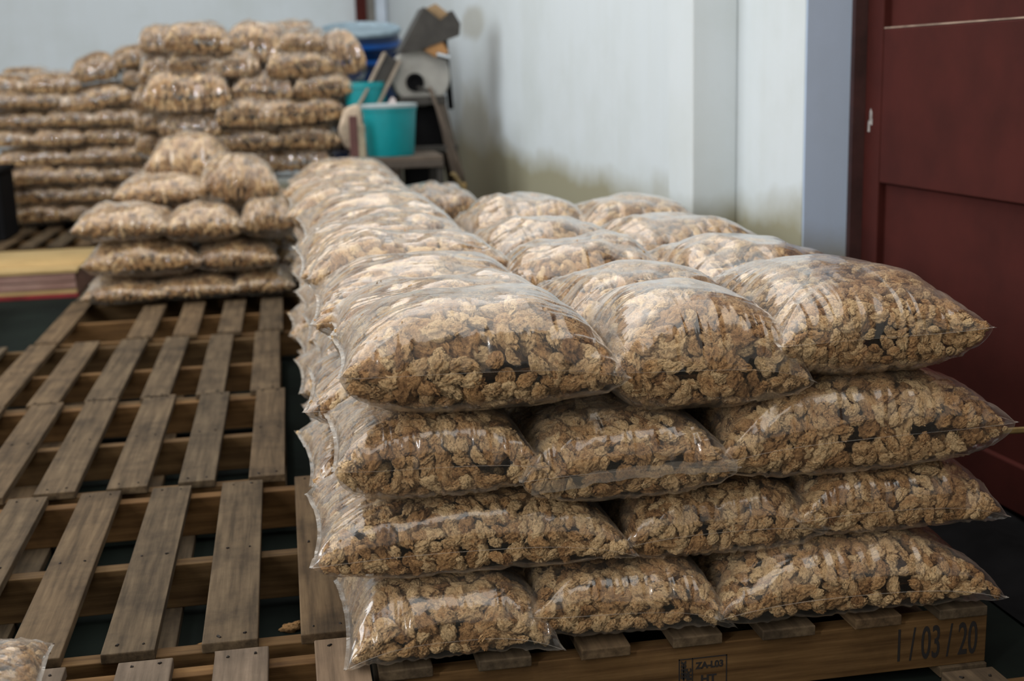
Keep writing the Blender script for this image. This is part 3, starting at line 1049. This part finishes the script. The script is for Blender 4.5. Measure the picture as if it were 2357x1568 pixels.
# stencilled writing on the front stringer
def text_mesh(s, size, loc, parent, name, xs=1.0, rotz=0.0, vertical=False, ext=0.0004, bold=0.0007):
    cu = bpy.data.curves.new(name, 'FONT')
    cu.body = s
    cu.size = size
    cu.extrude = ext
    cu.offset = bold
    cu.align_x = 'CENTER'
    cu.align_y = 'CENTER'
    o = bpy.data.objects.new(name, cu)
    COL.objects.link(o)
    bpy.context.view_layer.update()
    me = bpy.data.meshes.new_from_object(o.evaluated_get(bpy.context.evaluated_depsgraph_get()))
    bpy.data.objects.remove(o)
    bpy.data.curves.remove(cu)
    me.materials.clear()
    me.materials.append(M_INK)
    t = link(name, me, parent)
    M = Matrix.Translation(loc) @ Matrix.Rotation(math.pi / 2, 4, 'X')
    if vertical:
        M = M @ Matrix.Rotation(math.pi / 2, 4, 'Z')
    t.matrix_local = M @ Matrix.Diagonal((xs, 1, 1, 1))
    return t


YF = 0.0075
text_mesh('1 / 03 / 20', 0.097, (1.092, YF, 0.073), stamped, 'stencilled_date', xs=0.44)
b = BM()
cx, cz, hw, hh = 0.612, 0.066, 0.048, 0.033
for (xa, xb, za, zb_) in ((cx - hw, cx + hw, cz + hh - .002, cz + hh), (cx - hw, cx + hw, cz - hh, cz - hh + .002), (cx - hw, cx - hw + .002, cz - hh, cz + hh), (cx + hw - .002, cx + hw, cz - hh, cz + hh), (cx - hw + .026, cx - hw + .028, cz - hh, cz + hh)):
    b.box(xa, xb, YF - 0.0004, YF + 0.0004, za, zb_)
# ear-of-wheat mark in the left cell
b.box(cx - hw + .0085, cx - hw + .0105, YF - .0004, YF + .0004, cz - .026, cz + .022)
for k in range(5):
    zz = cz - .010 + .0075 * k
    for sgn in (-1, 1):
        p0 = Vector((cx - hw + .0095, YF - .0004, zz))
        b.prism([p0, p0 + Vector((sgn * .0055, 0, .004)), p0 + Vector((sgn * .0045, 0, .0095)), p0 + Vector((0, 0, .005))], (0, .0008, 0))
b.build('stamp_frame', M_INK, stamped)
text_mesh('IPPC', 0.0125, (cx - hw + .0205, YF, cz), stamped, 'stamp_side_letters', vertical=True)
text_mesh('ZA-L03', 0.0185, (cx + .0135, YF, cz + .0155), stamped, 'stamp_code', xs=0.95)
text_mesh('HT', 0.0215, (cx + .011, YF, cz - .013), stamped, 'stamp_treatment', xs=1.1)

# crumbs fallen to the floor between the slats
for k, (x, y, s, lab) in enumerate(((-0.21, 2.60, 0.018, 'brown chunk fallen on the dark floor in the front left slat gap'), (-0.045, 2.66, 0.013, 'small brown chunk fallen on the dark floor in the next slat gap right'))):
    P, T, dd = CH3[k]
    o = link('fallen_chunk', mesh_np('fallen_chunk', P * s, tris=T, tint=np.full(len(P), 0.25), mat=M_CHUNK), None, (x, y, s * 0.6))
    tag(o, lab, 'chunk', 'fallen chunks')

# ------------------------------------------------------------------ building: floor and walls
SLOPE = 0.056


def wp(s, n, z):
    return Vector((1.8 - SLOPE * s + n, s + SLOPE * n, z))


def wall_box(name, s0, s1, n0, n1, z0, z1, mat, kind='structure', parent=None, bev=0.0):
    bm = BM()
    bm.box(s0, s1, n0, n1, z0, z1, bev)
    for v in bm.bm.verts:
        v.co = wp(v.co.x, v.co.y, v.co.z)
    o = bm.build(name, mat, parent)
    if parent is None and kind:
        o['kind'] = kind
    return o


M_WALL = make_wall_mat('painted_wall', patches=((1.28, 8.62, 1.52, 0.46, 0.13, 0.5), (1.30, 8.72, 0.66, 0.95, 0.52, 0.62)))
M_JAMB = make_wall_mat('shade_tinted_jamb', base=(0.46, 0.57, 0.75), olive_z=0.62)  # wall paint with the jamb's bluish shade put into its base colour
M_BACK = make_wall_mat('painted_back_wall', base=(0.62, 0.69, 0.75), olive_z=0.2)
b = BM()
b.box(-14, 6, -4, 16, -0.1, 0.0)
b.build('floor', M_FLOOR)['kind'] = 'structure'
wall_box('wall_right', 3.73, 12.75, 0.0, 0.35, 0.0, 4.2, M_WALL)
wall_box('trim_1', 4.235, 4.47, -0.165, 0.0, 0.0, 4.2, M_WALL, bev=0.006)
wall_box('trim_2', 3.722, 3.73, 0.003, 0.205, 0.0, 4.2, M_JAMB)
b = BM()
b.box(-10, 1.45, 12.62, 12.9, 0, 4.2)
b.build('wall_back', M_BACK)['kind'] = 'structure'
M_MAROON = simple('maroon_paint', (0.062, 0.0110, 0.0080), 0.8, var=0.12, scale=5, bumpiness=0.2, spec=0.2)
M_DUST = simple('dusty_ledge', (0.36, 0.26, 0.20), 0.9, var=0.2, scale=14)
M_GREYPOST = simple('grey_post', (0.18, 0.17, 0.155), 0.7)
M_WHITEPOST = simple('bluish_strip', (0.55, 0.63, 0.74), 0.7, var=0.05)
b = BM()
b.box(0.792, 0.892, 12.50, 12.62, 0, 4.2, 0.004)
b.build('trim_3', M_MAROON)['kind'] = 'structure'
b = BM()
b.box(0.892, 0.975, 12.53, 12.62, 0, 4.2, 0.004)
b.build('trim_4', M_GREYPOST)['kind'] = 'structure'
b = BM()
b.box(0.975, 1.085, 12.55, 12.62, 0, 4.2, 0.004)
b.build('trim_5', M_WHITEPOST)['kind'] = 'structure'

# red plank door standing along the right-hand side
door = bpy.data.objects.new('door_1', None)
COL.objects.link(door)
door['kind'] = 'structure'
wall_box('door_stile', 3.605, 3.70, 0.190, 0.235, 0.03, 2.9, M_MAROON, parent=door, bev=0.004)
wall_box('door_panel', 1.0, 3.605, 0.215, 0.235, 0.03, 2.9, M_MAROON, parent=door)
wall_box('door_rail', 1.0, 3.605, 0.192, 0.214, 0.835, 1.292, M_MAROON, parent=door, bev=0.005)
wall_box('door_rail', 1.0, 3.605, 0.192, 0.214, 0.03, 0.16, M_MAROON, parent=door, bev=0.005)
wall_box('dusty_ledge', 1.0, 3.603, 0.193, 0.2145, 1.2925, 1.297, M_DUST, parent=door)
wall_box('door_frame', 3.70, 3.722, 0.150, 0.235, 0.0, 2.95, simple('chipped_frame', (0.055, 0.020, 0.018), 0.6, var=0.2), parent=door)
paint = BM()
for (s, z, w, h) in ((3.66, 1.035, .006, .022), (3.67, 1.005, .005, .018), (3.655, 1.02, .004, .012)):
    for q in range(3):
        paint.box(s - w + q * .003, s + w - q * .002, 0.1885, 0.1898, z - h + q * .006, z + h * (0.6 + .2 * q))
for v in paint.bm.verts:
    v.co = wp(v.co.x, v.co.y, v.co.z)
paint.build('paint_chips', simple('bare_plaster', (0.62, 0.60, 0.58), 0.8), door)

# dark tarpaulin ridge on the floor by the door foot, and a batten leaning there
M_TARP = simple('dark_tarp', (0.010, 0.010, 0.011), 0.95, var=0.2, scale=6, spec=0.05)
n, m_ = 40, 14
tt, uu = np.meshgrid(np.linspace(0, 1, n), np.linspace(0, 1, m_), indexing='ij')
X = 1.66 - 0.03 * tt + 0.40 * (uu - 0.35)
Y = 3.3 - 1.9 * tt
Zt = 0.012 + 0.045 * np.exp(-((uu - 0.42) / 0.16) ** 2) + 0.012 * fbm(np.stack([tt * 6, uu * 3, tt * 0], -1).reshape(-1, 3), 3).reshape(tt.shape)
Zt = np.maximum(Zt, 0.004)
o = link('floor_tarpaulin', mesh_np('floor_tarpaulin', np.stack([X, Y, Zt], -1).reshape(-1, 3), quads=grid_faces(n, m_), mat=M_TARP))
tag(o, 'dark rumpled tarpaulin on the floor at the foot of the red door', 'tarpaulin')
b = BM()
b.beam((1.60, 2.98, 0.225), (1.72, 2.40, 0.405), 0.018, 0.014)
o = b.build('wooden_batten', simple('batten_yellow', (0.30, 0.20, 0.07), 0.7))
tag(o, 'thin yellowish batten leaning low against the red door', 'batten')

# ------------------------------------------------------------------ mill, bench, buckets, drum
M_STEEL = simple('dusty_steel', (0.36, 0.35, 0.325), 0.6, 0.1, var=0.08)
M_DARKST = simple('dark_steel', (0.060, 0.055, 0.050), 0.5, 0.4, var=0.15)
M_BLACK = simple('black_iron', (0.008, 0.008, 0.009), 0.9, spec=0.1)
M_BROWNST = simple('brown_angle_iron', (0.125, 0.095, 0.072), 0.7, 0.1)
M_TEAL = simple('teal_plastic', (0.0, 0.245, 0.275), 0.42, var=0.05, bumpiness=0.03)
M_RIM = simple('pale_lid', (0.32, 0.38, 0.40), 0.45, var=0.06)
M_BLUE = simple('blue_plastic', (0.002, 0.024, 0.095), 0.35, var=0.1, bumpiness=0.03)
M_BLUEB = simple('bright_blue_hoop', (0.004, 0.075, 0.33), 0.35, var=0.08, bumpiness=0.03)
M_LID = simple('grey_blue_lid', (0.24, 0.33, 0.40), 0.5, var=0.15)
M_CARD = simple('brown_card', (0.36, 0.24, 0.13), 0.8)
M_SACK = simple('sackcloth', (0.50, 0.39, 0.29), 0.9, bumpiness=0.4)
M_RUST = simple('rust_red', (0.115, 0.045, 0.040), 0.7)

# mill
mill = thing('grinding_mill', 'dusty steel grinding mill with round housing, hopper and splayed legs by the wall', 'mill', (0.86, 7.85, 0.0))
RX = Matrix.Rotation(math.pi / 2, 4, 'X')
b = BM()
b.lathe([(0.0, -0.10), (0.168, -0.10), (0.178, -0.09), (0.178, 0.09), (0.168, 0.10), (0.0, 0.10)], 56, Matrix.Translation((0.0, 0.0, 1.185)) @ RX)
b.build('drum_housing', M_STEEL, mill, smooth=True)
b = BM()
b.lathe([(0.0, 0.0), (0.054, 0.0), (0.054, 0.030), (0.040, 0.034), (0.036, 0.012), (0.0, 0.010)], 32, Matrix.Translation((-0.040, -0.09, 1.150)) @ RX)
b.build('hub', M_BLACK, mill, smooth=True)
b = BM()
b.tube((-0.03, -0.135, 1.118), (0.07, -0.135, 1.085), 0.010)
b.build('axle', M_DARKST, mill, smooth=True)
# V-shaped hopper, tilted chute
hop = BM()
plate = [(-.129, 1.327), (0.0, 1.340), (.233, 1.415), (.241, 1.485), (.198, 1.560), (.123, 1.507), (.027, 1.585)]
hop.prism([Vector((x, -0.16, z)) for x, z in plate], (0, 0.006, 0))
hop.prism([Vector((x, 0.15, z)) for x, z in plate], (0, 0.006, 0))
for (p, q) in (((-.129, 1.327), (.027, 1.585)), ((.241, 1.485), (.198, 1.560)), ((.233, 1.415), (.241, 1.485))):
    hop.prism([Vector((p[0], -0.154, p[1])), Vector((q[0], -0.154, q[1])), Vector((q[0], 0.15, q[1])), Vector((p[0], 0.15, p[1]))], (-0.006 if p[0] > 0 else 0.006, 0, 0))
hop.build('hopper', M_DARKST, mill)
b = BM()
b.prism([(0.030, 0.0, 1.572), (0.123, 0.0, 1.500), (0.192, 0.0, 1.552), (0.118, 0.0, 1.612)], (0, 0.006, 0))
b.prism([(0.060, 0.03, 1.572), (0.123, 0.03, 1.500), (0.180, 0.03, 1.552), (0.140, 0.03, 1.600)], (0, 0.006, 0))
b.build('card_lining', M_CARD, mill)
b = BM()
b.prism([(0.02, -0.15, 1.335), (0.123, -0.15, 1.40), (0.165, -0.15, 1.32), (0.10, -0.15, 1.285)], (0, 0.12, 0))
b.build('feed_gate', simple('orange_gate', (0.40, 0.20, 0.07), 0.6), mill)
b = BM()
b.tube((0.09, -0.16, 1.305), (0.165, -0.16, 1.285), 0.020, 16)
b.build('chrome_pipe', simple('chrome', (0.75, 0.78, 0.82), 0.15, 1.0, var=0.02, bumpiness=0), mill, smooth=True, label='bright chrome pipe stub')
b = BM()
b.beam((0.165, 0.02, 1.40), (0.19, 0.02, 0.98), 0.05, 0.03)
b.build('belt_guard', M_BLACK, mill)
for (p, q, w) in (((0.10, -0.10, 1.06), (0.315, -0.22, 0.0), 0.075), ((0.10, 0.14, 1.06), (0.315, 0.22, 0.0), 0.075), ((-0.10, -0.10, 1.06), (-0.30, -0.22, 0.0), 0.06), ((-0.10, 0.14, 1.06), (-0.30, 0.22, 0.0), 0.06)):
    b = BM()
    b.beam(p, q, w, 0.045)
    b.build('leg', M_BROWNST, mill)
for (p, q, w, h) in (((-0.19, -0.14, 0.75), (0.20, -0.14, 0.75), 0.04, 0.04), ((-0.14, -0.12, 1.04), (0.14, -0.12, 1.04), 0.06, 0.05), ((-0.14, 0.14, 1.04), (0.14, 0.14, 1.04), 0.06, 0.05)):
    b = BM()
    b.beam(p, q, w, h)
    b.build('cross_brace', M_DARKST, mill)
b = BM()
b.box(-0.11, 0.12, -0.08, 0.14, 0.45, 1.02, 0.01)
b.build('motor_housing', M_BLACK, mill)
b = BM()
b.beam((0.04, -0.17, 1.12), (0.22, -0.20, 0.58), 0.022, 0.022)
b.build('brace_rod', M_BROWNST, mill)

# leaning channel plank left of the mill
pb = thing('leaning_channel', 'dark steel channel with pale edges leaning beside the grinding mill', 'channel', (0.56, 7.62, 0.0))
b = BM()
b.beam((0.430 - .56, -0.02, 0.86), (0.685 - .56, 0.10, 1.30), 0.10, 0.012, up=(0.2, -1, 0.1))
b.build('web', M_DARKST, pb)
for off in (-0.05, 0.05):
    b = BM()
    d = Vector((0.255, 0.12, 0.44)).normalized()
    sd = d.cross(Vector((0.2, -1, 0.1))).normalized() * off
    b.beam(Vector((0.430 - .56, -0.035, 0.86)) + sd, Vector((0.685 - .56, 0.085, 1.30)) + sd, 0.016, 0.05, up=(0.2, -1, 0.1))
    b.build('flange', simple('pale_flange', (0.30, 0.245, 0.19), 0.7), pb)

# bench
bench = thing('work_bench', 'low brown steel bench carrying the teal bucket', 'bench', (0.66, 7.35, 0.0))
b = BM()
b.box(-0.27, 0.24, -0.20, 0.20, 0.718, 0.748, 0.004)
b.build('bench_top', M_BROWNST, bench)
b = BM()
b.beam((-0.27, -0.20, 0.700), (0.24, -0.20, 0.700), 0.03, 0.035)
b.build('front_rail', simple('dark_brown_rail', (0.075, 0.058, 0.045), 0.7), bench)
for (xx, yy) in ((-0.25, -0.18), (0.22, -0.18), (-0.25, 0.18), (0.22, 0.18)):
    b = BM()
    b.beam((xx, yy, 0.0), (xx, yy, 0.72), 0.035, 0.035)
    b.build('leg', M_DARKST, bench)
b = BM()
b.beam((-0.255, -0.19, 0.55), (-0.255, -0.19, 0.98), 0.045, 0.03)
b.build('upright_post', M_RUST, bench, label='rust red upright post')
b = BM()
b.beam((-0.215, -0.19, 0.66), (-0.215, -0.19, 0.93), 0.045, 0.02)
b.build('pale_post', simple('pale_post_paint', (0.36, 0.31, 0.22), 0.8), bench)


def bucket(name, label, loc, r, h, lid=True, group=None):
    t = thing(name, label, 'bucket', loc, group=group)
    b = BM()
    b.lathe([(0.0, 0.0), (r * 0.84, 0.0), (r * 0.86, 0.008), (r * 0.985, h * 0.88), (r * 1.02, h * 0.885), (r * 1.02, h * 0.925), (r * 0.995, h * 0.93), (r, h), (r * 0.965, h), (r * 0.83, 0.012), (0, 0.012)], 56)
    b.build('bucket_body', M_TEAL, t, smooth=True)
    if lid:
        b = BM()
        b.lathe([(r * 0.94, h * 0.93), (r * 1.035, h * 0.945), (r * 1.04, h * 1.0), (r * 0.99, h * 1.015), (r * 0.94, h * 0.995), (0, h * 0.99)], 56)
        b.build('lid', M_RIM, t, smooth=True)
        b = BM()
        b.prism([(-0.02, -r * 0.75, h), (0.035, -r * 0.75, h), (0.03, -r * 0.72, h + 0.03), (0.012, -r * 0.7, h + 0.045)], (0, 0.01, 0))
        b.build('torn_wrapper', simple('wrapper_pale', (0.50, 0.44, 0.44), 0.5), t)
    b = BM()
    pts = [Vector((-r * 1.03 * math.cos(a), -r * 0.55 * math.sin(a) - 0.0, h * 0.88 - h * 0.72 * math.sin(a))) for a in np.linspace(0, math.pi / 2.3, 10)]
    for p, q in zip(pts, pts[1:]):
        b.tube(p, q, 0.003, 8)
    b.build('bail_handle', M_DARKST, t, smooth=True)
    return t


bucket('plastic_bucket', 'teal plastic bucket with grey lid standing on the brown bench', (0.617, 7.28, 0.7485), 0.155, 0.285)
bucket('plastic_bucket', 'second teal bucket mostly hidden between the tall pile and the leaning channel', (0.52, 7.75, 0.86), 0.13, 0.30, lid=False)
bx = thing('wooden_crate', 'plain box under the hidden teal bucket', 'crate', (0.53, 7.75, 0.0))
b = BM()
b.box(-0.10, 0.08, -0.10, 0.12, 0.0, 0.858, 0.004)
b.build('crate_body', M_WOODDARK, bx)

sk = thing('cloth_sack', 'crumpled tan sack hung by the bench, left of the teal bucket', 'sack', (0.42, 7.44, 0.78))
pl = Pillow(0.085, 0.05, 0.26, seed=77, lump=0.02, q2=0.5)
o = link('sack_body', film_mesh('sack_body', pl, 40, 30, 0.006), sk)
o.data.materials.clear()
o.data.materials.append(M_SACK)

drum = thing('blue_drum', 'tilted blue plastic drum with grey lid and hoops behind the tall pile', 'drum', (0.60, 9.32, 0.045), (0.185, 0.0, 0.0))
b = BM()
b.lathe([(0.0, 0.0), (0.24, 0.0), (0.255, 0.02), (0.262, 0.5), (0.262, 1.20), (0.245, 1.28), (0.245, 1.33), (0.262, 1.36), (0.262, 1.45), (0.255, 1.475), (0.0, 1.475)], 56)
b.build('drum_body', M_BLUE, drum, smooth=True)
for zz in (1.405, 1.30):
    b = BM()
    b.lathe([(0.258, zz - 0.018), (0.272, zz - 0.014), (0.274, zz), (0.272, zz + 0.014), (0.258, zz + 0.018)], 56)
    b.build('hoop', M_BLUEB, drum, smooth=True)
b = BM()
b.lathe([(0.262, 1.470), (0.276, 1.474), (0.278, 1.496), (0.270, 1.505), (0.255, 1.498), (0.245, 1.478), (0.0, 1.476)], 56)
b.build('lid', M_LID, drum, smooth=True)

crate = thing('darkening_box', 'black box added to darken the left edge, on the grey pallet', 'crate', (-2.04, 9.40, 0.148))  # added black box that makes the dark area beside the far stack
b = BM()
b.box(-0.14, 0.14, -0.24, 0.24, 0.0, 0.46, 0.012)
b.build('crate_body', M_BLACK, crate)
b = BM()
b.box(-0.155, 0.155, -0.255, 0.255, 0.462, 0.50, 0.008)
b.build('dark_box_lid', M_BLACK, crate)
for xx in (-0.08, 0.0, 0.08):
    b = BM()
    b.box(xx - 0.012, xx + 0.012, -0.254, -0.241, 0.03, 0.44, 0.003)
    b.build('dark_box_rib', M_BLACK, crate)

# offcuts of wood by the mill foot
for k, (p, q, w, mt, lab) in enumerate((
    ((0.985, 7.42, 0.62), (1.06, 7.44, 0.50), 0.05, M_PALE, 'short pale offcut leaning high against the mill leg'),
    ((0.99, 7.40, 0.02), (1.02, 7.46, 0.56), 0.10, M_PALE, 'upright yellowish board beside the mill leg'),
)):
    b = BM()
    b.beam(p, q, w, 0.02)
    o = b.build('wooden_offcut', mt)
    tag(o, lab, 'board')
